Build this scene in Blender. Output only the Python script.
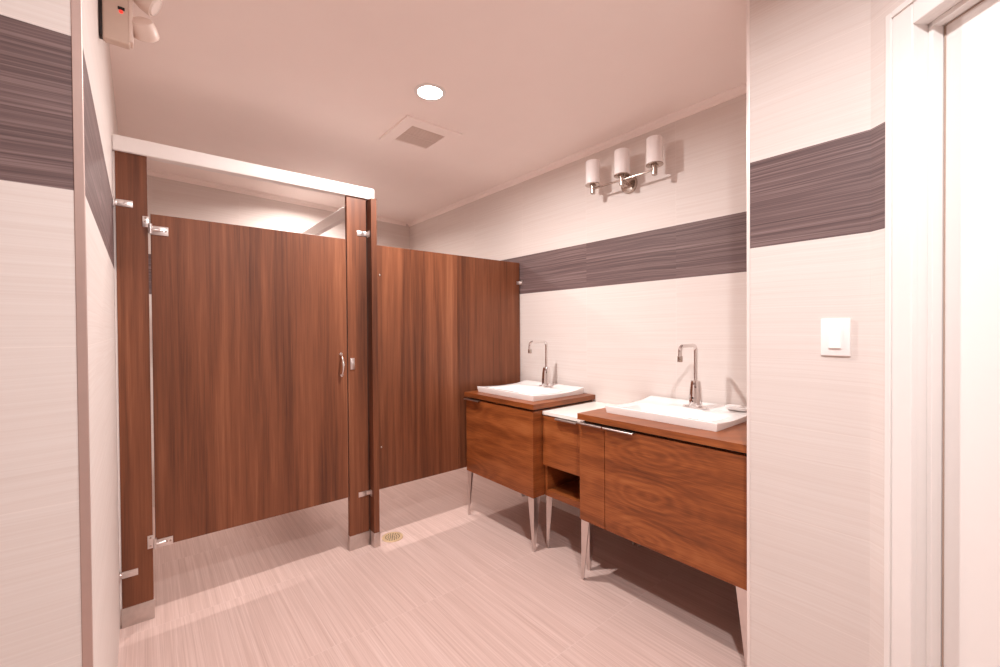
import bpy, bmesh, math, random
from mathutils import Vector, Matrix
R = math.radians
for o in list(bpy.data.objects):
    bpy.data.objects.remove(o, do_unlink=True)
scn = bpy.context.scene
COL = scn.collection

# ------------------------------------------------------------------ camera
F_PX = 426.9
yaw, pitch, roll = R(39.713), R(-0.6114), R(-0.4018)
fw = Vector((math.sin(yaw)*math.cos(pitch), math.cos(yaw)*math.cos(pitch), math.sin(pitch)))
r0 = Vector((math.cos(yaw), -math.sin(yaw), 0)); u0 = r0.cross(fw)
rt = r0*math.cos(roll) + u0*math.sin(roll); up = u0*math.cos(roll) - r0*math.sin(roll)
cd = bpy.data.cameras.new('camera'); cam = bpy.data.objects.new('camera', cd); COL.objects.link(cam)
cd.sensor_width = 36.0; cd.sensor_fit = 'HORIZONTAL'; cd.lens = 36.0*F_PX/1000.0
cd.clip_start = 0.02
M = Matrix.Identity(4)
for i in range(3):
    M[i][0] = rt[i]; M[i][1] = up[i]; M[i][2] = -fw[i]
M[0][3], M[1][3], M[2][3] = 0, 0, 1.24
cam.matrix_world = M
scn.camera = cam

# ------------------------------------------------------------------ world, exposure
w = bpy.data.worlds.new('world'); scn.world = w; w.use_nodes = True
w.node_tree.nodes['Background'].inputs[0].default_value = (1.0, 0.85, 0.78, 1)
w.node_tree.nodes['Background'].inputs[1].default_value = 0.0
vs = scn.view_settings
vs.view_transform = 'Standard'; vs.look = 'None'; vs.gamma = 1.0; vs.use_curve_mapping = False
vs.exposure = 0.0
scn.cycles.max_bounces = 12; scn.cycles.diffuse_bounces = 8; scn.cycles.glossy_bounces = 6
scn.cycles.sample_clamp_indirect = 6.0

# ------------------------------------------------------------------ main dimensions (metres, camera over the origin)
XL, XR, XN = -0.085, 2.176, 1.546
XLS = -0.0965                                          # the left wall drifts out to here at the stall front
YS, YF, YN, YW = 2.374, 1.113, 0.566, 0.2546
ZC = 2.368
BAND0, BAND1, ROW = 1.5005, 1.7835, 0.287

# ceiling lamps: (x, y, watts, beam in degrees)
LAMP_ROOM = (1.054, 1.777, 33.5, 174.0)
LAMP_ENTRY = (0.50, 0.06, 29.0, 172.0)
LAMP_STALL = (1.08, 3.50, 21.0, 160.0)
LAMP_COL = (1.0, 0.945, 0.92)
LAMP_COL_STALL = (1.0, 0.89, 0.84)
LAMP_COL_ENTRY = (1.0, 0.985, 0.985)

def lamp(name, x, y, watts, beam, col=LAMP_COL):
    ld = bpy.data.lights.new(name, 'AREA'); ld.shape = 'DISK'; ld.size = 0.075
    ld.energy = watts; ld.spread = R(beam); ld.color = col
    o = bpy.data.objects.new(name, ld); COL.objects.link(o); o.location = (x, y, ZC-0.004)
    return o

# ------------------------------------------------------------------ node helpers
class NT:
    def __init__(self, name):
        self.m = bpy.data.materials.new(name); self.m.use_nodes = True
        self.t = self.m.node_tree; self.b = self.t.nodes['Principled BSDF']
    def n(self, typ, **kw):
        o = self.t.nodes.new(typ)
        for k, v in kw.items(): setattr(o, k, v)
        return o
    def l(self, a, b): self.t.links.new(a, b)
    def math(self, op, a, b=None, c=None):
        o = self.n('ShaderNodeMath', operation=op)
        for i, q in enumerate((a, b, c)):
            if q is None: continue
            if isinstance(q, (int, float)): o.inputs[i].default_value = q
            else: self.l(q, o.inputs[i])
        return o.outputs[0]
    def comb(self, x, y, z):
        o = self.n('ShaderNodeCombineXYZ')
        for i, q in enumerate((x, y, z)):
            if isinstance(q, (int, float)): o.inputs[i].default_value = q
            else: self.l(q, o.inputs[i])
        return o.outputs[0]
    def noise(self, vec, scale=1.0, detail=3.0, rough=0.6, dist=0.0):
        o = self.n('ShaderNodeTexNoise')
        o.inputs['Scale'].default_value = scale; o.inputs['Detail'].default_value = detail
        o.inputs['Roughness'].default_value = rough; o.inputs['Distortion'].default_value = dist
        self.l(vec, o.inputs['Vector']); return o.outputs['Fac']
    def ramp(self, fac, stops):
        o = self.n('ShaderNodeValToRGB'); e = o.color_ramp.elements
        while len(e) < len(stops): e.new(0.5)
        for q, (p, c) in zip(e, stops):
            q.position = p; q.color = (c[0], c[1], c[2], 1)
        self.l(fac, o.inputs[0]); return o.outputs[0]
    def mix(self, fac, a, b, mode='MIX'):
        o = self.n('ShaderNodeMix', data_type='RGBA', blend_type=mode)
        for k, q in ((0, fac), (6, a), (7, b)):
            if isinstance(q, (int, float)): o.inputs[k].default_value = q
            elif isinstance(q, tuple): o.inputs[k].default_value = (q[0], q[1], q[2], 1)
            else: self.l(q, o.inputs[k])
        return o.outputs[2]
    def pos(self):
        g = self.n('ShaderNodeNewGeometry'); s = self.n('ShaderNodeSeparateXYZ')
        self.l(g.outputs['Position'], s.inputs[0]); return s.outputs
    def color(self, c): self.l(c, self.b.inputs['Base Color'])
    def bump(self, h, strength=0.2, dist=0.002):
        o = self.n('ShaderNodeBump'); o.inputs['Strength'].default_value = strength
        o.inputs['Distance'].default_value = dist; self.l(h, o.inputs['Height'])
        self.l(o.outputs[0], self.b.inputs['Normal'])
    def set(self, **kw):
        for k, v in kw.items():
            self.b.inputs[k.replace('_', ' ')].default_value = v
        return self.m

def plain(name, col, rough=0.5, metal=0.0, var=0.04, scale=30.0, spec=0.5, emit=None):
    t = NT(name)
    n = t.noise(t.comb(*t.pos()), scale, 2.0)
    c = t.ramp(n, [(0.3, tuple(q*(1-var) for q in col)), (0.7, tuple(min(1, q*(1+var)) for q in col))])
    t.color(c)
    t.set(Roughness=rough, Metallic=metal)
    t.b.inputs['Specular IOR Level'].default_value = spec
    if emit:
        t.b.inputs['Emission Color'].default_value = (*emit[0], 1); t.b.inputs['Emission Strength'].default_value = emit[1]
    return t.m

def wall_tile(name, band=True, shift=0.0):
    """linen-streaked cream tile in rows of 287 mm, one dark row, thin pale joints"""
    t = NT(name); x, y, z = t.pos()
    u = t.math('ADD', x, y)
    tu = t.math('DIVIDE', t.math('ADD', u, -3.326+6.0+shift), 0.6)
    tv = t.math('DIVIDE', t.math('ADD', z, -BAND0+10*ROW), ROW)
    iu = t.math('FLOOR', tu); iv = t.math('FLOOR', tv)
    wn = t.n('ShaderNodeTexWhiteNoise', noise_dimensions='2D'); t.l(t.comb(iu, iv, 0), wn.inputs['Vector'])
    off = t.math('MULTIPLY', wn.outputs[0], 7.0)
    wob = t.math('MULTIPLY', t.noise(t.comb(t.math('MULTIPLY', u, 2.2), off, 0), 1.0, 1.0), 0.02)
    zz = t.math('ADD', z, wob)
    s1 = t.noise(t.comb(t.math('MULTIPLY', u, 1.6), t.math('MULTIPLY', zz, 260.0), off), 1.0, 4.0, 0.65)
    s2 = t.noise(t.comb(t.math('MULTIPLY', u, 1.1), t.math('MULTIPLY', zz, 95.0), off), 1.0, 3.0, 0.6)
    s = t.math('ADD', t.math('MULTIPLY', s1, 0.6), t.math('MULTIPLY', s2, 0.4))
    cream = t.ramp(s, [(0.30, (0.69, 0.610, 0.570)), (0.50, (0.735, 0.668, 0.632)), (0.70, (0.775, 0.72, 0.69))])
    dark = t.ramp(s, [(0.30, (0.068, 0.042, 0.041)), (0.50, (0.150, 0.098, 0.096)), (0.70, (0.31, 0.22, 0.212))])
    isband = t.math('MULTIPLY', t.math('GREATER_THAN', z, BAND0), t.math('LESS_THAN', z, BAND1))
    c = t.mix(isband, cream, dark) if band else cream
    fu = t.math('ABSOLUTE', t.math('SUBTRACT', t.math('FRACT', tu), 0.5)); fv = t.math('ABSOLUTE', t.math('SUBTRACT', t.math('FRACT', tv), 0.5))
    ju = t.math('GREATER_THAN', fu, 0.5-0.0012/0.6); jv = t.math('GREATER_THAN', fv, 0.5-0.0010/ROW)
    j = t.math('MAXIMUM', t.math('MULTIPLY', ju, t.math('SUBTRACT', 1.0, isband)), jv)
    c = t.mix(t.math('MULTIPLY', j, 0.4), c, (0.86, 0.79, 0.75))
    t.color(c); t.set(Roughness=0.55); t.b.inputs['Specular IOR Level'].default_value = 0.35
    return t.m

def floor_tile(name):
    t = NT(name); x, y, z = t.pos()
    tu = t.math('DIVIDE', t.math('ADD', x, 6.04), 0.3); tv = t.math('DIVIDE', t.math('ADD', y, 6.1), 0.6)
    iu = t.math('FLOOR', tu); iv = t.math('FLOOR', tv)
    wn = t.n('ShaderNodeTexWhiteNoise', noise_dimensions='2D'); t.l(t.comb(iu, iv, 0), wn.inputs['Vector'])
    off = t.math('MULTIPLY', wn.outputs[0], 7.0)
    s1 = t.noise(t.comb(t.math('MULTIPLY', x, 240.0), t.math('MULTIPLY', y, 2.0), off), 1.0, 4.0, 0.65)
    s2 = t.noise(t.comb(t.math('MULTIPLY', x, 70.0), t.math('MULTIPLY', y, 1.2), off), 1.0, 3.0, 0.6)
    s = t.math('ADD', t.math('MULTIPLY', s1, 0.62), t.math('MULTIPLY', s2, 0.38))
    c = t.ramp(s, [(0.30, (0.47, 0.325, 0.283)), (0.5, (0.585, 0.425, 0.380)), (0.70, (0.705, 0.55, 0.505))])
    c = t.mix(t.math('MULTIPLY', wn.outputs[0], 0.12), c, (0.49, 0.345, 0.30))
    fu = t.math('ABSOLUTE', t.math('SUBTRACT', t.math('FRACT', tu), 0.5)); fv = t.math('ABSOLUTE', t.math('SUBTRACT', t.math('FRACT', tv), 0.5))
    j = t.math('MAXIMUM', t.math('GREATER_THAN', fu, 0.5-0.0010/0.3), t.math('GREATER_THAN', fv, 0.5-0.0010/0.6))
    c = t.mix(t.math('MULTIPLY', j, 0.45), c, (0.70, 0.57, 0.54))
    t.color(c); t.set(Roughness=0.45); t.b.inputs['Specular IOR Level'].default_value = 0.35
    return t.m

def wood_vertical(name, seed=0.0):
    """walnut laminate, straight upright grain with broad darker stripes"""
    t = NT(name); x, y, z = t.pos()
    h = t.math('ADD', x, t.math('MULTIPLY', y, 1.0)); h = t.math('ADD', h, seed)
    a = t.noise(t.comb(t.math('MULTIPLY', h, 7.5), t.math('MULTIPLY', z, 0.35), 3.1), 1.0, 3.0, 0.55, 0.3)
    b = t.noise(t.comb(t.math('MULTIPLY', h, 42.0), t.math('MULTIPLY', z, 1.0), 1.7), 1.0, 4.0, 0.65, 0.4)
    d = t.noise(t.comb(t.math('MULTIPLY', h, 230.0), t.math('MULTIPLY', z, 5.0), 5.0), 1.0, 2.0, 0.6)
    s = t.math('ADD', t.math('ADD', t.math('MULTIPLY', a, 0.5), t.math('MULTIPLY', b, 0.35)), t.math('MULTIPLY', d, 0.15))
    c = t.ramp(s, [(0.34, (0.062, 0.019, 0.009)), (0.45, (0.128, 0.041, 0.018)), (0.54, (0.188, 0.063, 0.028)), (0.66, (0.295, 0.112, 0.053))])
    t.color(c); t.set(Roughness=0.42); t.b.inputs['Specular IOR Level'].default_value = 0.35
    return t.m

def wood_figured(name, sx=0.0, amp=1.0, ring=0.075, ovals=None):
    """walnut veneer with level grain and oval cathedral figure (along x+y, up z)"""
    t = NT(name); x, y, z = t.pos()
    h = t.math('ADD', t.math('ADD', x, y), sx)
    n = t.noise(t.comb(t.math('MULTIPLY', h, 1.5), t.math('MULTIPLY', z, 6.0), 0.7+sx), 1.0, 1.5, 0.45, 0.25)
    rings = t.math('SINE', t.math('MULTIPLY', n, 62.0*amp))
    rings = t.math('MULTIPLY', rings, ring)
    if ovals:                                          # cathedral ovals stacked up the board at h0
        h0, z0, step = ovals
        dh = t.math('DIVIDE', t.math('SUBTRACT', h, h0+sx), 0.15)
        dz = t.math('DIVIDE', t.math('SUBTRACT', t.math('PINGPONG', t.math('SUBTRACT', z, z0-6*step), step), 0.0), 0.050)
        wob = t.noise(t.comb(t.math('MULTIPLY', h, 5.0), t.math('MULTIPLY', z, 16.0), 4.4), 1.0, 2.0)
        d = t.math('ADD', t.math('SQRT', t.math('ADD', t.math('MULTIPLY', dh, dh), t.math('MULTIPLY', dz, dz))), t.math('MULTIPLY', wob, 0.8))
        o = t.math('SINE', t.math('MULTIPLY', d, 15.0))
        fade = t.math('DIVIDE', 1.0, t.math('ADD', 1.0, t.math('POWER', t.math('ABSOLUTE', t.math('MULTIPLY', dh, 0.75)), 3.0)))
        rings = t.math('ADD', t.math('MULTIPLY', rings, 0.5), t.math('MULTIPLY', t.math('MULTIPLY', o, fade), 0.05))
    fine = t.noise(t.comb(t.math('MULTIPLY', h, 9.0), t.math('MULTIPLY', z, 190.0), 2.0), 1.0, 3.0, 0.6, 0.2)
    broad = t.noise(t.comb(t.math('MULTIPLY', h, 1.4), t.math('MULTIPLY', z, 14.0), 8.0), 1.0, 2.0, 0.5)
    s = t.math('ADD', t.math('ADD', rings, t.math('MULTIPLY', fine, 0.42)), t.math('MULTIPLY', broad, 0.55))
    c = t.ramp(s, [(0.26, (0.115, 0.029, 0.008)), (0.42, (0.222, 0.060, 0.016)), (0.54, (0.315, 0.092, 0.025)), (0.68, (0.40, 0.135, 0.042))])
    t.color(c); t.set(Roughness=0.34); t.b.inputs['Specular IOR Level'].default_value = 0.4
    return t.m

MAT = dict(
    wall=wall_tile('streaked_cream_tile'),
    wall_near=wall_tile('streaked_cream_tile_near', shift=-0.42),
    floor=floor_tile('streaked_floor_tile'),
    ceiling=plain('ceiling_paint', (0.96, 0.865, 0.825), 0.8, var=0.01, scale=4),
    wood=wood_vertical('walnut_laminate'),
    wood_b=wood_vertical('walnut_laminate_panel', 4.3),
    wood_c=wood_vertical('walnut_laminate_board', 7.7),
    veneer=wood_figured('walnut_veneer', 0.0, 1.0, 0.035),
    veneer_oval=wood_figured('walnut_veneer_cathedral', 0.0, 1.0, 0.05, (1.638+0.99, 0.70, 0.09)),
    veneer_dark=wood_figured('walnut_veneer_inside', 2.3, 0.5),
    chrome=plain('chrome', (0.80, 0.76, 0.75), 0.08, 1.0, 0.01),
    satin=plain('satin_metal', (0.72, 0.66, 0.64), 0.28, 1.0, 0.03),
    pull=plain('pull_metal', (0.50, 0.42, 0.39), 0.35, 1.0, 0.04),
    leaf_gap=plain('leaf_gap_shade', (0.45, 0.33, 0.27), 0.6),
    brushed=plain('brushed_steel', (0.60, 0.53, 0.50), 0.35, 1.0, 0.05, 60),
    aluminium=plain('white_aluminium', (0.86, 0.82, 0.80), 0.4, 0.0, 0.01),
    trim=plain('tile_edge_metal', (0.56, 0.42, 0.38), 0.45, 0.7, 0.02),
    trim_pale=plain('pale_tile_edge', (0.86, 0.78, 0.75), 0.35, 0.1, 0.02),
    white=plain('white_ceramic', (0.90, 0.88, 0.87), 0.10, var=0.005),
    solid=plain('white_worktop', (0.92, 0.88, 0.83), 0.22, var=0.01),
    paint=plain('white_paint', (0.84, 0.81, 0.79), 0.35, var=0.005),
    plastic=plain('white_plastic', (0.93, 0.90, 0.89), 0.3, var=0.005),
    beige=plain('beige_plastic', (0.62, 0.48, 0.40), 0.45, var=0.02),
    cream=plain('cream_plastic', (0.74, 0.60, 0.53), 0.4, var=0.02),
    opal=plain('opal_glass', (0.95, 0.91, 0.90), 0.25, var=0.01),
    nickel=plain('nickel', (0.52, 0.44, 0.39), 0.22, 1.0, 0.02),
    dark=plain('dark_gap', (0.02, 0.012, 0.01), 0.6),
    black=plain('black_plastic', (0.012, 0.012, 0.012), 0.3),
    brass=plain('brass', (0.78, 0.60, 0.38), 0.35, 0.7, 0.05),
    grille=plain('vent_enamel', (0.74, 0.62, 0.56), 0.5, var=0.01),
    lens=plain('lit_lens', (1, 1, 1), 0.5, emit=((1.0, 0.93, 0.88), 22.0)),
    led=plain('red_led', (0.6, 0.02, 0.01), 0.3, emit=((1.0, 0.06, 0.04), 1.0)),
    glass=plain('lamp_glass', (0.82, 0.72, 0.67), 0.12),
)

# ------------------------------------------------------------------ mesh helpers
def nb(): return bmesh.new()
def box(b, x0, x1, y0, y1, z0, z1, bev=0.0, seg=2):
    t = bmesh.new(); bmesh.ops.create_cube(t, size=1.0)
    for v in t.verts:
        v.co = Vector(((x0+x1)/2+v.co.x*(x1-x0), (y0+y1)/2+v.co.y*(y1-y0), (z0+z1)/2+v.co.z*(z1-z0)))
    if bev > 0:
        bmesh.ops.bevel(t, geom=list(t.edges), offset=bev, segments=seg, profile=0.5, affect='EDGES')
    join(b, t); return b
def join(b, t, mat=None):
    if mat is not None: bmesh.ops.transform(t, matrix=mat, verts=t.verts)
    me = bpy.data.meshes.new('tmp'); t.to_mesh(me); t.free(); b.from_mesh(me); bpy.data.meshes.remove(me)
def frame_to(a, d):
    d = Vector(d).normalized()
    x = d.orthogonal().normalized(); y = d.cross(x)
    m = Matrix.Identity(4)
    for i in range(3): m[i][0], m[i][1], m[i][2], m[i][3] = x[i], y[i], d[i], a[i]
    return m
def lathe(b, base, axis, prof, seg=32, caps=True):
    """prof: list of (radius, distance along axis)"""
    t = bmesh.new(); rings = []
    for r, h in prof:
        rings.append([t.verts.new((r*math.cos(2*math.pi*i/seg), r*math.sin(2*math.pi*i/seg), h)) for i in range(seg)])
    for a, c in zip(rings, rings[1:]):
        for i in range(seg): t.faces.new((a[i], a[(i+1) % seg], c[(i+1) % seg], c[i]))
    if caps:
        t.faces.new(list(reversed(rings[0]))); t.faces.new(rings[-1])
    join(b, t, frame_to(Vector(base), axis)); return b
def tube(b, pts, r, seg=16):
    t = bmesh.new(); rings = []; pts = [Vector(p) for p in pts]; nrm = None
    for i, p in enumerate(pts):
        d = (pts[min(i+1, len(pts)-1)]-pts[max(i-1, 0)]).normalized()
        if nrm is None: nrm = d.orthogonal().normalized()
        nrm = (nrm - d*nrm.dot(d)).normalized(); bn = d.cross(nrm)
        rr = r[i] if isinstance(r, (list, tuple)) else r
        rings.append([t.verts.new(p+(nrm*math.cos(2*math.pi*k/seg)+bn*math.sin(2*math.pi*k/seg))*rr) for k in range(seg)])
    for a, c in zip(rings, rings[1:]):
        for i in range(seg): t.faces.new((a[i], a[(i+1) % seg], c[(i+1) % seg], c[i]))
    t.faces.new(list(reversed(rings[0]))); t.faces.new(rings[-1])
    join(b, t); return b
def prism(b, pts, z0, z1, bev=0.0):
    t = bmesh.new()
    lo = [t.verts.new((p[0], p[1], z0)) for p in pts]; hi = [t.verts.new((p[0], p[1], z1)) for p in pts]
    n = len(pts)
    t.faces.new(list(reversed(lo))); t.faces.new(hi)
    for i in range(n): t.faces.new((lo[i], lo[(i+1) % n], hi[(i+1) % n], hi[i]))
    bmesh.ops.recalc_face_normals(t, faces=t.faces)
    if bev: bmesh.ops.bevel(t, geom=list(t.edges), offset=bev, segments=2, profile=0.5, affect='EDGES')
    join(b, t); return b
def poly_prism(b, pts3, d):
    """extrude a planar 3-D outline by vector d"""
    t = bmesh.new(); d = Vector(d); n = len(pts3)
    lo = [t.verts.new(Vector(p)) for p in pts3]; hi = [t.verts.new(Vector(p)+d) for p in pts3]
    t.faces.new(lo); t.faces.new(list(reversed(hi)))
    for i in range(n): t.faces.new((lo[i], hi[i], hi[(i+1) % n], lo[(i+1) % n]))
    bmesh.ops.recalc_face_normals(t, faces=t.faces)
    join(b, t); return b
def arc(c, a0, a1, r, ux, uy, n=8):
    c, ux, uy = Vector(c), Vector(ux), Vector(uy)
    return [c + ux*r*math.cos(a0+(a1-a0)*i/n) + uy*r*math.sin(a0+(a1-a0)*i/n) for i in range(n+1)]

def obj(name, b, mat, parent=None, smooth=True, origin=None):
    me = bpy.data.meshes.new(name)
    bmesh.ops.recalc_face_normals(b, faces=b.faces)
    base = Vector(origin) if origin is not None else None
    if base is None and b.verts:
        xs = [v.co for v in b.verts]
        lo = Vector((min(v.x for v in xs), min(v.y for v in xs), min(v.z for v in xs)))
        hi = Vector((max(v.x for v in xs), max(v.y for v in xs), max(v.z for v in xs)))
        base = Vector(((lo.x+hi.x)/2, (lo.y+hi.y)/2, lo.z))
    for v in b.verts: v.co -= base
    b.to_mesh(me); b.free()
    o = bpy.data.objects.new(name, me); COL.objects.link(o); me.materials.append(MAT[mat] if isinstance(mat, str) else mat)
    wp = Vector((0, 0, 0)); p = parent
    while p is not None: wp += p.location; p = p.parent
    o.parent = parent; o.location = base - wp
    if smooth:
        for p in me.polygons: p.use_smooth = True
        try:
            me.set_sharp_from_angle(angle=R(35))
        except Exception: pass
    return o
def thing(name, label, cat, loc, group=None):
    o = bpy.data.objects.new(name, None); COL.objects.link(o); o.location = loc; o.empty_display_size = 0.05
    return tag(o, label, cat, group)
def tag(o, label, cat, group=None):
    o['label'] = label; o['category'] = cat
    if group: o['group'] = group
    return o
def struct(name, b, mat, parent=None, label=None, cat=None):
    o = obj(name, b, mat, parent, smooth=False)
    if parent is None: o['kind'] = 'structure'
    if label: o['label'] = label
    if cat: o['category'] = cat
    return o

# ================================================================== THE ROOM
# plan: entry bay round the camera, washroom beyond, one angled wall with the door on the right
dd = Vector((-0.633, -0.774, 0)).normalized()          # along the door wall, towards and past the camera
nn = Vector((dd.y, -dd.x, 0))                          # into the room
if nn.dot(Vector((-1, 0.5, 0))) < 0: nn = -nn
P0 = Vector((XN, YW, 0))
def dw(t, n): return P0 + dd*t + nn*n                  # point on the door wall: t along it, n out of it
WL = 2.25
pend = dw(WL, 0)

struct('floor', prism(nb(), [(-1.75, -1.7), (2.3, -1.7), (2.3, 4.35), (-1.75, 4.35)], -0.08, 0.0), 'floor', label='pale pinkish floor tile with fine lengthwise streaks', cat='floor')
b = nb(); prism(b, [(-1.75, -1.7), (2.3, -1.7), (2.3, 4.35), (-1.75, 4.35)], ZC, ZC+0.1)
struct('ceiling', b, 'ceiling', label='plain painted ceiling with recessed light and vent', cat='ceiling')
struct('wall_vanity', box(nb(), XR, XR+0.12, YN, 4.35, 0, ZC), 'wall', label='streaked cream tile wall with dark band above the vanities', cat='wall')
struct('wall_right', prism(nb(), [(XN, YN), (XR+0.12, YN), (XR+0.12, YW-0.1), (XN+0.12, YW-0.1), (XN, YW)], 0, ZC), 'wall', label='cream tile wall end with dark band and light switch', cat='wall')
bl, br_ = 3.865, 3.865+0.1117*2.261                    # back wall is slightly out of square
struct('wall_back', prism(nb(), [(XL-0.03, bl-0.0033), (XR, br_), (XR, br_+0.12), (XL-0.12, bl+0.12)], 0, ZC), 'wall', label='cream tile back wall of the stall', cat='wall')
struct('wall_left', prism(nb(), [(XL-0.12, YF), (XL, YF), (XLS-0.0145, bl+0.05), (XL-0.12, bl+0.05)], 0, ZC), 'wall', label='cream tile side wall with dark band beside the stall', cat='wall')
struct('wall_front', box(nb(), -1.65, XL-0.011, YF-0.004, YF+0.12, 0, ZC), 'wall_near', label='near cream tile wall with dark band at the far left', cat='wall')
struct('wall_entry', box(nb(), -1.75, -1.65, -1.7, YF+0.12, 0, ZC), 'wall')
struct('wall_rear', box(nb(), -1.65, pend.x, pend.y-0.12, pend.y, 0, ZC), 'wall')
# angled wall pierced by the door
T0, T1, ZH = 0.134, 0.97, 1.976                          # clear opening along the wall, head height
b = nb()
def wall_piece(b, ta, tb, z0, z1, n0=0.0, n1=-0.14):
    q = [dw(ta, n0), dw(tb, n0), dw(tb, n1), dw(ta, n1)]
    prism(b, [(p.x, p.y) for p in q], z0, z1)
wall_piece(b, 0.0, T0-0.021, 0, ZC); wall_piece(b, T1+0.021, WL, 0, ZC); wall_piece(b, T0-0.021, T1+0.021, ZH+0.021, ZC)
struct('wall_door', b, 'wall', label='angled cream tile wall around the white door', cat='wall')

dr = thing('door_1', 'closed white door in a white cased frame at the far right', 'door', dw((T0+T1)/2, 0)); dr['kind'] = 'structure'
def along(b, ta, tb, n0, n1, z0, z1, bev=0.0):
    q = [dw(ta, n0), dw(tb, n0), dw(tb, n1), dw(ta, n1)]
    prism(b, [(p.x, p.y) for p in q], z0, z1, bev)
b = nb()                                               # moulded casing: two legs and a head, stepped profile
for (ta, tb) in ((T0-0.068, T0), (T1, T1+0.068)):
    along(b, ta, tb, 0.0, 0.016, 0, ZH+0.068, 0.003)
    s = 1 if ta < T0 else -1
    ia = ta if s > 0 else tb-0.016
    along(b, ia, ia+0.016, 0.016, 0.021, 0, ZH+0.068, 0.002)
along(b, T0, T1, 0.0, 0.016, ZH, ZH+0.068, 0.003)
along(b, T0-0.052, T1+0.052, 0.016, 0.021, ZH+0.052, ZH+0.068, 0.002)
obj('casing', b, 'paint', dr, smooth=False)
b = nb()
along(b, T0-0.02, T0, 0.002, -0.125, 0, ZH); along(b, T1, T1+0.02, 0.002, -0.125, 0, ZH); along(b, T0-0.02, T1+0.02, 0.002, -0.125, ZH, ZH+0.02)
obj('jamb', b, 'paint', dr, smooth=False)
b = nb()                                               # stop bead the leaf closes against
along(b, T0, T0+0.012, -0.022, -0.049, 0, ZH, 0.002); along(b, T1-0.012, T1, -0.022, -0.049, 0, ZH, 0.002); along(b, T0, T1, -0.022, -0.049, ZH-0.012, ZH, 0.002)
obj('stop_bead', b, 'paint', dr, smooth=False)
obj('door_leaf', (lambda b: (along(b, T0+0.003, T1-0.003, -0.052, -0.094, 0.008, ZH-0.003, 0.0015), b)[1])(nb()), 'paint', dr, smooth=False)

b = nb(); along(b, T0+0.0122, T0+0.0145, -0.0492, -0.0518, 0.01, ZH-0.013); along(b, T0+0.0145, T1-0.013, -0.0492, -0.0518, ZH-0.0145, ZH-0.0122)
obj('leaf_gap_line', b, 'leaf_gap', dr, smooth=False)  # brown strip coloured in as the shaded gap beside the leaf, not a seal

# trims
b = nb()
box(b, XL-0.013, XL+0.0012, YF-0.006, YF+0.004, 0, ZC, 0.0008)
struct('trim_1', b, 'trim', label='metal corner edge strip on the left tile corner', cat='trim')
struct('trim_2', box(nb(), XN-0.002, XN+0.008, YN-0.006, YN+0.005, 0, ZC, 0.003), 'trim_pale', label='metal corner edge strip beside the nearer vanity', cat='trim')
b = nb()                                               # small cove along the vanity wall
poly_prism(b, [(XR, YN, ZC), (XR, YN, ZC-0.034), (XR-0.008, YN, ZC-0.032), (XR-0.014, YN, ZC-0.014), (XR-0.032, YN, ZC-0.006), (XR-0.034, YN, ZC)], (0, br_-YN-0.001, 0))
struct('trim_3', b, 'ceiling', label='thin cove moulding above the vanity wall', cat='trim')
b = nb()
q = Vector((1, 0.1117, 0)).normalized(); pn = Vector((0.1117, -1, 0)).normalized()
a0 = Vector((XL-0.022, bl-0.0025, 0))
pr_ = [a0+pn*n_+Vector((0, 0, z_)) for n_, z_ in ((0, ZC), (0, ZC-0.034), (0.008, ZC-0.032), (0.014, ZC-0.014), (0.032, ZC-0.006), (0.034, ZC))]
poly_prism(b, pr_, q*2.25)
struct('trim_4', b, 'ceiling', label='thin cove moulding above the back wall', cat='trim')

# ================================================================== STALL FRONT
st = thing('toilet_stall', 'walnut laminate toilet stall front with white headrail', 'toilet stall', (0.45, YS+0.015, 0))
T = 0.028
def pilaster(x0, x1, y0, y1, zt):
    p = obj('pilaster', box(nb(), x0, x1, y0, y1, 0.008, zt, 0.0015), 'wood', st, smooth=False)
    e = 0.0025
    obj('shoe', box(nb(), x0-e, x1+e, y0-e, y1+e, 0.0, 0.081, 0.0015), 'brushed', p)
    return p
pl_ = pilaster(-0.0885, 0.014, YS, YS+T, 1.99)
pr2 = pilaster(0.869, 0.980, YS, YS+T, 1.99)
post = pilaster(0.988, 1.021, 2.321, 2.56, 1.985)
# wall angle strips
obj('wall_channel', box(nb(), XLS+0.0005, -0.0888, YS+0.004, YS+T-0.004, 0.08, 1.985, 0.0008), 'aluminium', pl_)
# headrail: hollow rail, rounded lower lips
b = nb()
box(b, XLS+0.001, 1.022, YS-0.012, YS+T+0.012, 1.988, 2.052, 0.004, 3)
hr = obj('headrail', b, 'aluminium', st)
obj('end_cap', box(nb(), 1.0222, 1.026, YS-0.011, YS+T+0.011, 1.99, 2.05, 0.0015), 'plastic', hr)
b = nb(); box(b, 1.008, 1.048, YS+T+0.0125, 3.955, 1.975, 2.05, 0.004, 3)
obj('brace_rail', b, 'aluminium', st)
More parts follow.
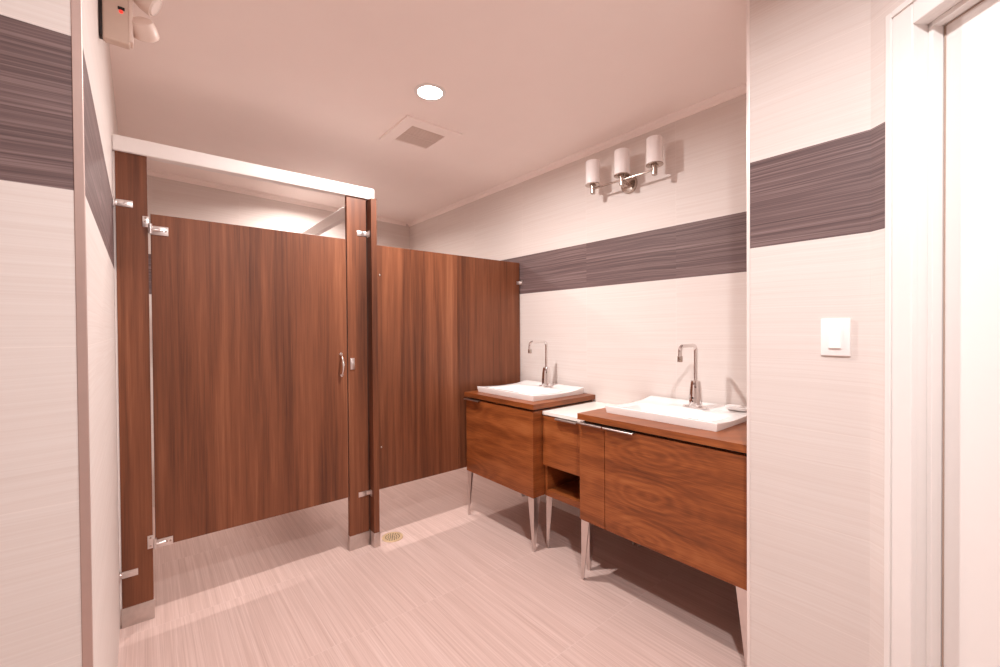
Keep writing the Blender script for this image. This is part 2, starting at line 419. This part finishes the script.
# door
DX0, DX1, DZ0, DZ1 = 0.0225, 0.863, 0.303, 1.746
door = obj('door', box(nb(), DX0, DX1, YS+0.001, YS+0.023, DZ0, DZ1, 0.0015), 'wood', st, smooth=False)
def hinge(zc, flip):
    b = nb(); y = YS-0.003
    # pilaster plate (tall), door plate (wide), knuckle and pin
    box(b, -0.004, 0.018, y, YS-0.0002, zc-0.004 if not flip else zc-0.028, zc+0.042 if not flip else zc+0.028, 0.0008)
    box(b, 0.0235, 0.083, y, YS+0.0008, zc-0.033, zc+0.005 if not flip else zc+0.003, 0.0008)
    lathe(b, (0.0215, YS-0.006, zc-0.030), (0, 0, 1), [(0.0065, 0), (0.0065, 0.042)], 16)
    tube(b, [(0.026, YS-0.007, zc-0.014), (0.050, YS-0.008, zc-0.012), (0.056, YS-0.005, zc-0.014)], 0.0062, 12)
    o = obj('hinge', b, 'satin', door)
    for px, pz in ((0.062, -0.014), (0.074, -0.014)) + tuple((0.006, q) for q in ((0.02, 0.034) if not flip else (-0.018, 0.018))):
        s = nb(); lathe(s, (px, YS-0.0028, zc+pz), (0, -1, 0), [(0.004, 0), (0.0042, 0.0012), (0.002, 0.002)], 12)
        obj('screw', s, 'nickel', o)
hinge(1.690, False); hinge(0.333, True)
b = nb()                                               # bow pull
pts = [Vector((0.829+0.004*i/12, YS-0.004-0.030*math.sin(math.pi*i/12), 1.108-0.118*i/12)) for i in range(13)]
tube(b, pts, [0.004+0.0028*math.sin(math.pi*i/12) for i in range(13)], 14)
for z_ in (1.108, 0.990): lathe(b, (0.829 if z_ > 1.05 else 0.833, YS+0.001, z_), (0, -1, 0), [(0.0085, 0), (0.0085, 0.004), (0.005, 0.006)], 16)
obj('pull_handle', b, 'chrome', door)
b = nb(); box(b, 0.880, 0.904, YS-0.005, YS-0.0002, 1.018, 1.082, 0.0015); box(b, 0.886, 0.898, YS-0.010, YS-0.005, 1.04, 1.06, 0.002)
obj('latch_keeper', b, 'satin', pr2)
def elbow(px0, px1, z, parent, wall_x):
    """strap on the pilaster face bent round to the wall or post"""
    b = nb()
    box(b, px0, px1, YS-0.003, YS-0.0002, z-0.014, z+0.014, 0.0008)
    if wall_x < px0:
        box(b, wall_x+0.0004, wall_x+0.004, YS-0.022, YS+0.0, z-0.020, z+0.020, 0.001)
        lathe(b, (wall_x+0.004, YS-0.011, z+0.006), (1, 0, 0), [(0.005, 0), (0.004, 0.003)], 12)
        box(b, wall_x+0.0035, px0+0.002, YS-0.0045, YS-0.001, z-0.012, z+0.012, 0.0008)
    else:
        box(b, px1-0.002, wall_x-0.0005, YS-0.0045, YS-0.001, z-0.012, z+0.012, 0.0008)
        box(b, wall_x-0.0035, wall_x-0.0005, YS-0.030, YS-0.001, z-0.018, z+0.018, 0.001)
    lathe(b, ((px0+px1)/2, YS-0.003, z), (0, -1, 0), [(0.0045, 0), (0.0045, 0.001), (0.002, 0.002)], 12)
    obj('bracket', b, 'satin', parent)
elbow(-0.087, -0.034, 1.775, pl_, XLS); elbow(-0.087, -0.036, 0.222, pl_, XLS)
elbow(0.926, 0.968, 1.787, pr2, 0.988); elbow(0.920, 0.968, 0.303, pr2, 0.988)

# ------------------------------------------------------------------ tall panel between post and vanity wall
pp = thing('partition_panel', 'tall walnut laminate panel joined in two boards beside the stall door', 'panel', (1.6, YS+0.011, 0.303))
obj('board', box(nb(), 1.0235, 1.6035, YS, YS+0.022, 0.303, 1.734, 0.0015), 'wood_b', pp, smooth=False)
obj('board', box(nb(), 1.6055, 2.166, YS, YS+0.022, 0.303, 1.734, 0.0015), 'wood_c', pp, smooth=False)
for z_ in (1.583, 0.42):
    b = nb()
    box(b, XR-0.0035, XR-0.0004, YS-0.024, YS+0.03, z_-0.018, z_+0.018, 0.001)
    box(b, 2.135, XR-0.002, YS-0.0035, YS-0.0003, z_-0.012, z_+0.012, 0.0008)
    lathe(b, (2.145, YS-0.0035, z_), (0, -1, 0), [(0.006, 0), (0.005, 0.003)], 14)
    obj('wall_bracket', b, 'satin', pp)
for z_ in (1.56, 0.55):
    s = nb(); lathe(s, (1.06, YS-0.0002, z_), (0, -1, 0), [(0.006, 0), (0.006, 0.0015), (0.003, 0.003)], 14)
    obj('bolt', s, 'nickel', pp)

# ================================================================== VANITIES
def leg(b, cx, cy, sx, sy, zt, w_top=0.048, w_bot=0.013, t=0.004):
    """folded angle leg tapering to its outer corner (cx,cy); sx,sy point inwards"""
    poly_prism(b, [(cx, cy, zt), (cx, cy+sy*w_top, zt), (cx, cy+sy*w_bot, 0.006), (cx, cy, 0.006)], (sx*t, 0, 0))
    poly_prism(b, [(cx+sx*t, cy, zt), (cx+sx*w_top, cy, zt), (cx+sx*w_bot, cy, 0.006), (cx+sx*t, cy, 0.006)], (0, sy*t, 0))
    x0, x1 = sorted((cx, cx+sx*w_bot)); y0, y1 = sorted((cy, cy+sy*w_bot))
    box(b, x0, x1, y0, y1, 0.0, 0.006, 0.001)
def legs(par, x0, x1, y0, y1, zt):
    for cx, sx in ((x0, 1), (x1, -1)):
        for cy, sy in ((y0, 1), (y1, -1)):
            b = nb(); leg(b, cx, cy, sx, sy, zt); obj('leg', b, 'satin', par, smooth=False)
def edge_pull(y0, y1, zt, xf, par):
    """metal finger pull folded over the top edge of a front"""
    b = nb()
    poly_prism(b, [(xf+0.010, y0, zt+0.0004), (xf+0.010, y0, zt+0.0025), (xf-0.020, y0, zt+0.0025), (xf-0.022, y0, zt), (xf-0.022, y0, zt-0.005), (xf-0.0205, y0, zt-0.005), (xf-0.020, y0, zt+0.0004)], (0, y1-y0, 0))
    obj('handle', b, 'pull', par, smooth=False)
def carcass(par, x0, x1, y0, y1, z0, z1, mat='veneer', t=0.018):
    b = nb()
    box(b, x0, x1, y0, y0+t, z0, z1, 0.0008); box(b, x0, x1, y1-t, y1, z0, z1, 0.0008)
    box(b, x0, x1, y0+t, y1-t, z0, z0+t, 0.0008); box(b, x1-0.008, x1, y0+t, y1-t, z0+t, z1)
    box(b, x0, x0+0.06, y0+t, y1-t, z1-t, z1, 0.0008)
    return obj('carcass', b, mat, par, smooth=False)

CT, CB, VB = 0.822, 0.793, 0.300
XF = 1.632                                             # counter front edge
def vanity(name, label, y0, y1, fronts, sink_hole):
    par = thing(name, label, 'vanity cabinet', (1.9, (y0+y1)/2, 0), 'bathroom vanities')
    carcass(par, XF+0.026, XR-0.004, y0+0.012, y1-0.012, VB, CB-0.012)
    obj('countertop', box(nb(), XF, XR-0.001, y0, y1, CB, CT, 0.0015), 'veneer', par, smooth=False)
    b = nb(); box(b, XF+0.03, XR-0.01, y0+0.02, y1-0.02, CB-0.012, CB)
    obj('shadow_gap', b, 'dark', par, smooth=False)
    for (ya, yb, kind, pulls) in fronts:
        f = obj(kind, box(nb(), XF+0.006, XF+0.025, ya, yb, VB, CB-0.013, 0.001), 'veneer_oval' if kind == 'drawer' else 'veneer', par, smooth=False)
        for (pa, pb) in pulls: edge_pull(pa, pb, CB-0.013, XF+0.006, f)
    legs(par, XF+0.012, XR-0.03, y0+0.013, y1-0.011, VB)
    return par
vanity('vanity_cabinet', 'smaller walnut vanity cabinet on metal legs next to the tall panel', 1.683, 2.341,
       [(1.694, 2.330, 'door', [(2.170, 2.328)])], None)
vanity('vanity_cabinet', 'wide walnut vanity cabinet nearest the light switch wall', YN+0.018, 1.373,
       [(1.2185, 1.365, 'door', [(1.221, 1.362)]), (YN+0.026, 1.2155, 'drawer', [(1.054, 1.213)])], None)
# low side cabinet between the two vanities
XM = 1.727
sc = thing('side_cabinet', 'low walnut side cabinet with white top between the two vanities', 'cabinet', (1.95, 1.535, 0))
ya, yb = 1.378, 1.690
b = nb(); t_ = 0.018
zb, zt = 0.300, 0.757
box(b, XM, XR-0.004, ya, ya+t_, zb, zt, 0.0008); box(b, XM, XR-0.004, yb-t_, yb, zb, zt, 0.0008)
box(b, XM, XR-0.004, ya+t_, yb-t_, zb, zb+0.035, 0.0008); box(b, XM, XR-0.004, ya+t_, yb-t_, 0.470, 0.486, 0.0008)
box(b, XR-0.013, XR-0.004, ya+t_, yb-t_, zb+0.035, zt); box(b, XM+0.02, XM+0.08, ya+t_, yb-t_, zt-t_, zt)
obj('carcass', b, 'veneer', sc, smooth=False)
obj('top', box(nb(), XM-0.019, XR-0.001, ya, yb, zt+0.002, 0.779, 0.0015), 'solid', sc, smooth=False)
dw_ = obj('drawer', box(nb(), XM-0.019, XM-0.0005, ya+0.001, yb-0.001, 0.478, zt-0.004, 0.001), 'veneer', sc, smooth=False)
edge_pull(1.432, 1.578, zt-0.004, XM-0.019, dw_)
legs(sc, XM+0.006, XR-0.03, ya+0.004, yb-0.004, zb)

# ------------------------------------------------------------------ sinks
def sink(label, y0, y1, x0=1.690, x1=2.150, ub=0.70):
    s = thing('sink', label, 'sink', ((x0+x1)/2, (y0+y1)/2, CT), 'white drop-in sinks')
    t = bmesh.new(); N, Mm = 44, 52
    H0 = 0.036
    def sm(a): a = max(0, min(1, a)); return a*a*(3-2*a)
    def ztop(u, v):                                    # u front->back 0..1, v along 0..1
        z = H0 - 0.011*math.sin(math.pi*min(1, u*1.0))**1.0*(1 - 0.0) + 0.006*sm((u-0.75)/0.25)
        du = min((u-0.075)/0.09, (ub-u)/0.13); dv = min((v-0.085)/0.10, (0.915-v)/0.10)
        k = sm(du)*sm(dv)
        f = sm((u-ub)/0.03)*sm((ub+0.21-u)/0.04)*sm((0.17-abs(v-0.5))/0.03)   # flat faucet deck
        z = z*(1-f) + 0.030*f
        return z*(1-k) + k*(-0.055 - 0.012*(1-abs(2*v-1)))
    g = [[t.verts.new((x0+(x1-x0)*i/N, y0+(y1-y0)*j/Mm, CT+ztop(i/N, j/Mm))) for j in range(Mm+1)] for i in range(N+1)]
    for i in range(N):
        for j in range(Mm): t.faces.new((g[i][j], g[i+1][j], g[i+1][j+1], g[i][j+1]))
    # outer skirt to the counter, then a soft edge
    per = [g[i][0] for i in range(N+1)] + [g[N][j] for j in range(1, Mm+1)] + [g[i][Mm] for i in range(N-1, -1, -1)] + [g[0][j] for j in range(Mm-1, 0, -1)]
    ins = 0.006
    lo = []
    for v in per:
        cx, cy = (x0+x1)/2, (y0+y1)/2
        px = v.co.x + (ins if v.co.x < x0+1e-5 else -ins if v.co.x > x1-1e-5 else 0)
        py = v.co.y + (ins if v.co.y < y0+1e-5 else -ins if v.co.y > y1-1e-5 else 0)
        lo.append(t.verts.new((px, py, CT+0.0005)))
    n = len(per)
    for i in range(n): t.faces.new((per[i], per[(i+1) % n], lo[(i+1) % n], lo[i]))
    # underside: follows the bowl, closes on the foot of the skirt
    lm = dict(zip(per, lo))
    und = [[lm.get(g[i][j]) or t.verts.new((x0+ins+(x1-x0-2*ins)*i/N, y0+ins+(y1-y0-2*ins)*j/Mm, CT+min(0.0005, ztop(i/N, j/Mm)-0.012))) for j in range(Mm+1)] for i in range(N+1)]
    for i in range(N):
        for j in range(Mm): t.faces.new((und[i][j], und[i][j+1], und[i+1][j+1], und[i+1][j]))
    bmesh.ops.recalc_face_normals(t, faces=t.faces)
    pset = set(per)
    rim = [e for e in t.edges if all(v in pset for v in e.verts)]
    bmesh.ops.bevel(t, geom=rim, offset=0.004, segments=3, profile=0.5, affect='EDGES')
    obj('basin', t, 'white', s)
    cx, cy = x0+(x1-x0)*0.40, (y0+y1)/2
    d = nb(); lathe(d, (cx, cy, CT-0.0665), (0, 0, 1), [(0.024, 0), (0.024, 0.002), (0.018, 0.0035), (0.015, 0.002)], 28)
    obj('drain', d, 'chrome', s)
    return s
# openings for the bowls are cut in the counters below
sink('white square-edged sink on the vanity next to the tall panel', 1.752, 2.290, 1.700, 2.150)
sink('white square-edged sink on the wide vanity nearest the switch', 0.752, 1.292, 1.745, 2.165, 0.60)
for o in [q for q in bpy.data.objects if q.name.startswith('countertop')]:
    me = o.data; off = o.matrix_basis.translation + o.parent.location
    ys = [(1.752, 2.290), (0.752, 1.292)]
    cy = off.y
    a, c = min(ys, key=lambda q: abs((q[0]+q[1])/2-cy))
    y0 = off.y+min(v.co.y for v in me.vertices); y1 = off.y+max(v.co.y for v in me.vertices)
    x0, x1 = XF, XR-0.001
    sx0 = 1.700 if a > 1.5 else 1.745; sx1 = 2.150 if a > 1.5 else 2.165
    hx0, hx1, hy0, hy1 = sx0+0.035, sx0+(sx1-sx0)*(0.72 if a > 1.5 else 0.62), a+0.040, c-0.040
    b = nb()
    box(b, x0, hx0, y0, y1, CB, CT); box(b, hx1, x1, y0, y1, CB, CT); box(b, hx0, hx1, y0, hy0, CB, CT); box(b, hx0, hx1, hy1, y1, CB, CT)
    bmesh.ops.remove_doubles(b, verts=b.verts, dist=1e-5)
    for v in b.verts: v.co -= off
    b.to_mesh(me); b.free()
for o in [q for q in bpy.data.objects if q.name.startswith('shadow_gap')]:
    me = o.data; off = o.matrix_basis.translation + o.parent.location
    y0 = off.y+min(v.co.y for v in me.vertices); y1 = off.y+max(v.co.y for v in me.vertices)
    b = nb(); box(b, XF+0.03, XF+0.05, y0, y1, CB-0.012, CB)
    box(b, XF+0.05, XR-0.01, y0, y0+0.012, CB-0.012, CB); box(b, XF+0.05, XR-0.01, y1-0.012, y1, CB-0.012, CB)
    for v in b.verts: v.co -= off
    b.to_mesh(me); b.free()

# ------------------------------------------------------------------ faucets
def faucet(label, x, y):
    z = CT+0.0343
    f = thing('faucet', label, 'faucet', (x, y, z), 'chrome gooseneck faucets')
    b = nb()                                           # oval deck plate
    t = bmesh.new(); K = 40
    for zz, k in ((0, 1.0), (0.004, 1.0), (0.006, 0.94)): pass
    rings = [[t.verts.new((x+0.027*k*math.cos(2*math.pi*i/K), y+0.062*k*math.sin(2*math.pi*i/K), z+zz)) for i in range(K)] for zz, k in ((-0.004, 1.0), (0.002, 1.0), (0.004, 0.94))]
    for a, c in zip(rings, rings[1:]):
        for i in range(K): t.faces.new((a[i], a[(i+1) % K], c[(i+1) % K], c[i]))
    t.faces.new(list(reversed(rings[0]))); t.faces.new(rings[-1])
    join(b, t); obj('deck_plate', b, 'chrome', f)
    b = nb()                                           # bullet body, front face raked
    t = bmesh.new(); K = 32; prof = [(0.0305, 0.004), (0.0305, 0.012), (0.0295, 0.05), (0.027, 0.09), (0.0235, 0.118), (0.021, 0.126), (0.010, 0.129)]
    rings = [[t.verts.new((x+0.003*(h/0.12)+r*math.cos(2*math.pi*i/K), y+r*math.sin(2*math.pi*i/K), z+h)) for i in range(K)] for r, h in prof]
    for a, c in zip(rings, rings[1:]):
        for i in range(K): t.faces.new((a[i], a[(i+1) % K], c[(i+1) % K], c[i]))
    t.faces.new(list(reversed(rings[0]))); t.faces.new(rings[-1])
    join(b, t); body = obj('body', b, 'chrome', f)
    b = nb()                                           # neck up, square bend, across, short drop
    xs = x+0.004; zt = z+0.298; rr = 0.026; reach = 0.152
    pts = [(xs, y, z+0.12), (xs, y, z+0.2)]
    pts += arc((xs-rr, y, zt-rr), 0, math.pi/2, rr, (1, 0, 0), (0, 0, 1))
    pts += arc((xs-reach+rr, y, zt-rr), math.pi/2, math.pi, rr, (1, 0, 0), (0, 0, 1))
    pts += [(xs-reach, y, zt-0.045)]
    tube(b, pts, 0.0088, 18); sp = obj('spout', b, 'chrome', f)
    b = nb(); lathe(b, (xs-reach, y, zt-0.046), (0, 0, -1), [(0.0105, 0), (0.0115, 0.002), (0.0115, 0.026), (0.008, 0.027)], 20)
    obj('aerator', b, 'nickel', sp)
    b = nb()
    for hz in (0.030, 0.046): lathe(b, (x-0.0275, y, z+hz), (-1, 0, 0.06), [(0.0042, 0), (0.0042, 0.0022), (0.002, 0.0028)], 14)
    obj('sensor_window', b, 'black', body)
faucet('chrome gooseneck faucet on the farther sink near the tall panel', 2.050, 1.990)
faucet('chrome gooseneck faucet on the nearer sink by the wide vanity', 2.046, 0.985)
# soap dish on the back corner of the nearer sink
b = nb()
t = bmesh.new(); K = 36
def sup(k, rx, ry): 
    a = 2*math.pi*k/K; c, s = math.cos(a), math.sin(a)
    return math.copysign(abs(c)**0.6, c)*rx, math.copysign(abs(s)**0.6, s)*ry
cx, cy, cz = 2.104, 0.812, CT+0.0365
rings = []
for rx, ry, h in ((0.026, 0.040, 0.0), (0.034, 0.050, 0.004), (0.038, 0.054, 0.014), (0.036, 0.052, 0.017), (0.030, 0.045, 0.013), (0.0, 0.0, 0.011)):
    if rx == 0: c0 = t.verts.new((cx, cy, cz+h)); rings.append(c0)
    else: rings.append([t.verts.new((cx+sup(k, rx, ry)[0], cy+sup(k, rx, ry)[1], cz+h)) for k in range(K)])
t.faces.new(list(reversed(rings[0])))
for a, c in zip(rings[:-1], rings[1:-1]):
    for i in range(K): t.faces.new((a[i], a[(i+1) % K], c[(i+1) % K], c[i]))
for i in range(K): t.faces.new((rings[-2][i], rings[-2][(i+1) % K], rings[-1]))
join(b, t)
tag(obj('soap_dish', b, 'white'), 'small white soap dish on the back corner of the nearer sink', 'soap dish')

# ================================================================== WALL SCONCE
SX = 2.076
scn_ = thing('wall_sconce', 'nickel wall light with three opal cylinder shades above the dark band', 'wall light', (XR, 1.41, 2.06))
b = nb(); lathe(b, (XR-0.0005, 1.43, 2.073), (-1, 0, 0), [(0.052, 0), (0.052, 0.010), (0.047, 0.018), (0.030, 0.021), (0.012, 0.022)], 40)
obj('back_plate', b, 'nickel', scn_)
b = nb(); tube(b, [(XR-0.018, 1.43, 2.071), (SX+0.03, 1.415, 2.070), (SX, 1.415, 2.075)], 0.008, 14)
box(b, SX-0.005, SX+0.005, 1.214, 1.620, 2.070, 2.080, 0.002)
obj('arm', b, 'nickel', scn_)
for y_ in (1.618, 1.415, 1.214):
    b = nb()
    lathe(b, (SX, y_, 2.045), (0, 0, 1), [(0.011, 0), (0.014, 0.002), (0.014, 0.042), (0.020, 0.044), (0.020, 0.050), (0.044, 0.052), (0.045, 0.056), (0.041, 0.060)], 28)
    obj('socket', b, 'nickel', scn_)
    b = nb()
    lathe(b, (SX, y_, 2.098), (0, 0, 1), [(0.036, 0.004), (0.0415, 0.0045), (0.0415, 0.138), (0.040, 0.141), (0.037, 0.141), (0.036, 0.137), (0.036, 0.012)], 40, caps=False)
    lathe(b, (SX, y_, 2.098), (0, 0, 1), [(0.036, 0.004), (0.036, 0.012)], 40)
    obj('shade', b, 'opal', scn_)

# ================================================================== LIGHT SWITCH
ls = thing('light_switch', 'white rocker light switch on the cream tile wall', 'light switch', (XN, 0.332, 1.155))
obj('plate', box(nb(), XN-0.006, XN-0.0003, 0.297, 0.366, 1.155, 1.263, 0.002, 3), 'plastic', ls)
b = nb()
box(b, XN-0.0072, XN-0.0058, 0.315, 0.349, 1.175, 1.243, 0.0006)
obj('switch_frame', b, 'plastic', ls)
b = nb(); poly_prism(b, [(XN-0.0068, 0.318, 1.178), (XN-0.0115, 0.318, 1.178), (XN-0.0075, 0.318, 1.240), (XN-0.0068, 0.318, 1.240)], (0, 0.028, 0))
obj('rocker', b, 'plastic', ls, smooth=False)

# ================================================================== EMERGENCY LIGHT
em = thing('emergency_light', 'beige twin-head emergency light with red indicator high on the left wall', 'emergency light', (XL, 1.72, 2.05))
obj('housing', box(nb(), XL+0.003, XL+0.062, 1.62, 1.652, 2.060, 2.30, 0.005, 3), 'beige', em)
b = nb(); box(b, XL+0.059, XL+0.069, 1.617, 1.655, 2.068, 2.304, 0.003)
obj('front_cover', b, 'cream', em)
obj('wall_gap_shade', box(nb(), XL-0.0042, XL+0.0035, 1.622, 1.65, 2.066, 2.29, 0.001), 'dark', em)  # near-black strip put in as the shade between housing and wall
def head(y, z, d, x):
    b = nb(); d = Vector(d).normalized(); c = Vector((x, y, z))
    lathe(b, c-d*0.028, d, [(0.012, 0), (0.026, 0.006), (0.031, 0.022), (0.033, 0.044), (0.032, 0.048)], 28)
    h = obj('lamp_head', b, 'cream', em)
    b = nb(); lathe(b, c+d*0.0195, d, [(0.029, 0), (0.026, 0.005), (0.012, 0.009)], 28)
    obj('lens', b, 'glass', h)
    b = nb(); tube(b, [(XL+0.064, y, z+0.004), (c-d*0.018)], 0.009, 12); obj('swivel', b, 'cream', h)
head(1.637, 2.128, (0.25, 0.75, -0.6), 0.008); head(1.637, 2.215, (0.85, -0.1, -0.45), 0.016)
b = nb(); lathe(b, (-0.042, 1.620, 2.146), (0, -1, 0), [(0.0046, 0), (0.0042, 0.003), (0.002, 0.005)], 16); obj('indicator', b, 'led', em)
b = nb(); box(b, -0.049, -0.034, 1.617, 1.6205, 2.151, 2.159, 0.001); obj('test_button', b, 'dark', em)

# ================================================================== CEILING FITTINGS
def recessed(label, x, y, watts, beam, lname, col=LAMP_COL):
    r = thing('recessed_light', label, 'ceiling light', (x, y, ZC-0.006), 'recessed ceiling lights')
    b = nb(); lathe(b, (x, y, ZC-0.0005), (0, 0, -1), [(0.058, 0), (0.074, 0), (0.073, 0.003), (0.060, 0.005), (0.058, 0.004), (0.058, 0.0)], 48, caps=False)
    obj('trim_ring', b, 'paint', r)
    b = nb(); lathe(b, (x, y, ZC-0.0006), (0, 0, -1), [(0.0575, 0), (0.0575, 0.0012), (0.05, 0.0016)], 48)
    obj('lens', b, 'lens', r)
    lamp(lname, x, y, watts, beam, col).location.z = ZC-0.007
recessed('lit round recessed ceiling light beside the ceiling vent', *LAMP_ROOM, 'lamp_room')
recessed('lit round recessed ceiling light over the entry in front of the white door', *LAMP_ENTRY, 'lamp_entry', LAMP_COL_ENTRY)
recessed('lit round recessed ceiling light inside the toilet stall', *LAMP_STALL, 'lamp_stall', LAMP_COL_STALL)

vt = thing('ceiling_vent', 'square white exhaust vent grille in the ceiling by the recessed light', 'vent', (1.245, 2.215, ZC-0.012))
b = nb(); X0, X1, Y0, Y1 = 1.070, 1.420, 2.035, 2.395; i0, i1, j0, j1 = 1.140, 1.350, 2.110, 2.325
zz0, zz1 = ZC-0.012, ZC-0.0004
box(b, X0, i0, Y0, Y1, zz0, zz1, 0.002); box(b, i1, X1, Y0, Y1, zz0, zz1, 0.002); box(b, i0, i1, Y0, j0, zz0, zz1, 0.002); box(b, i0, i1, j1, Y1, zz0, zz1, 0.002)
obj('frame', b, 'ceiling', vt, smooth=False)
b = nb()
for k in range(15):
    yy = j0+0.007+k*(j1-j0-0.014)/14
    if abs(yy-(j0+j1)/2) < 0.008: box(b, i0, i1, yy-0.005, yy+0.005, zz0+0.001, zz1-0.002)
    else: box(b, i0, i1, yy-0.0035, yy+0.0035, zz0+0.003, zz1-0.002)
box(b, i0, i1, j0, j1, zz1-0.0018, zz1)
obj('louvre', b, 'grille', vt, smooth=False)

# ================================================================== FLOOR DRAIN
fd = thing('floor_drain', 'round brass floor drain beside the stall post', 'drain', (1.121, 2.368, 0))
b = nb(); lathe(b, (1.121, 2.368, 0), (0, 0, 1), [(0.062, 0.0004), (0.062, 0.003), (0.058, 0.004), (0.054, 0.0035), (0.054, 0.0008)], 48, caps=False)
obj('rim', b, 'brass', fd)
b = nb(); lathe(b, (1.121, 2.368, 0.0006), (0, 0, 1), [(0.0538, 0), (0.0538, 0.0022)], 40)
g = obj('grate', b, 'brass', fd)
b = nb()
for ring, cnt in ((0.0, 1), (0.013, 6), (0.026, 12), (0.040, 18)):
    for k in range(cnt):
        a = 2*math.pi*k/cnt
        lathe(b, (1.121+ring*math.cos(a), 2.368+ring*math.sin(a), 0.0027), (0, 0, 1), [(0.0042, 0), (0.0042, 0.0003)], 10)
obj('hole', b, 'dark', g)
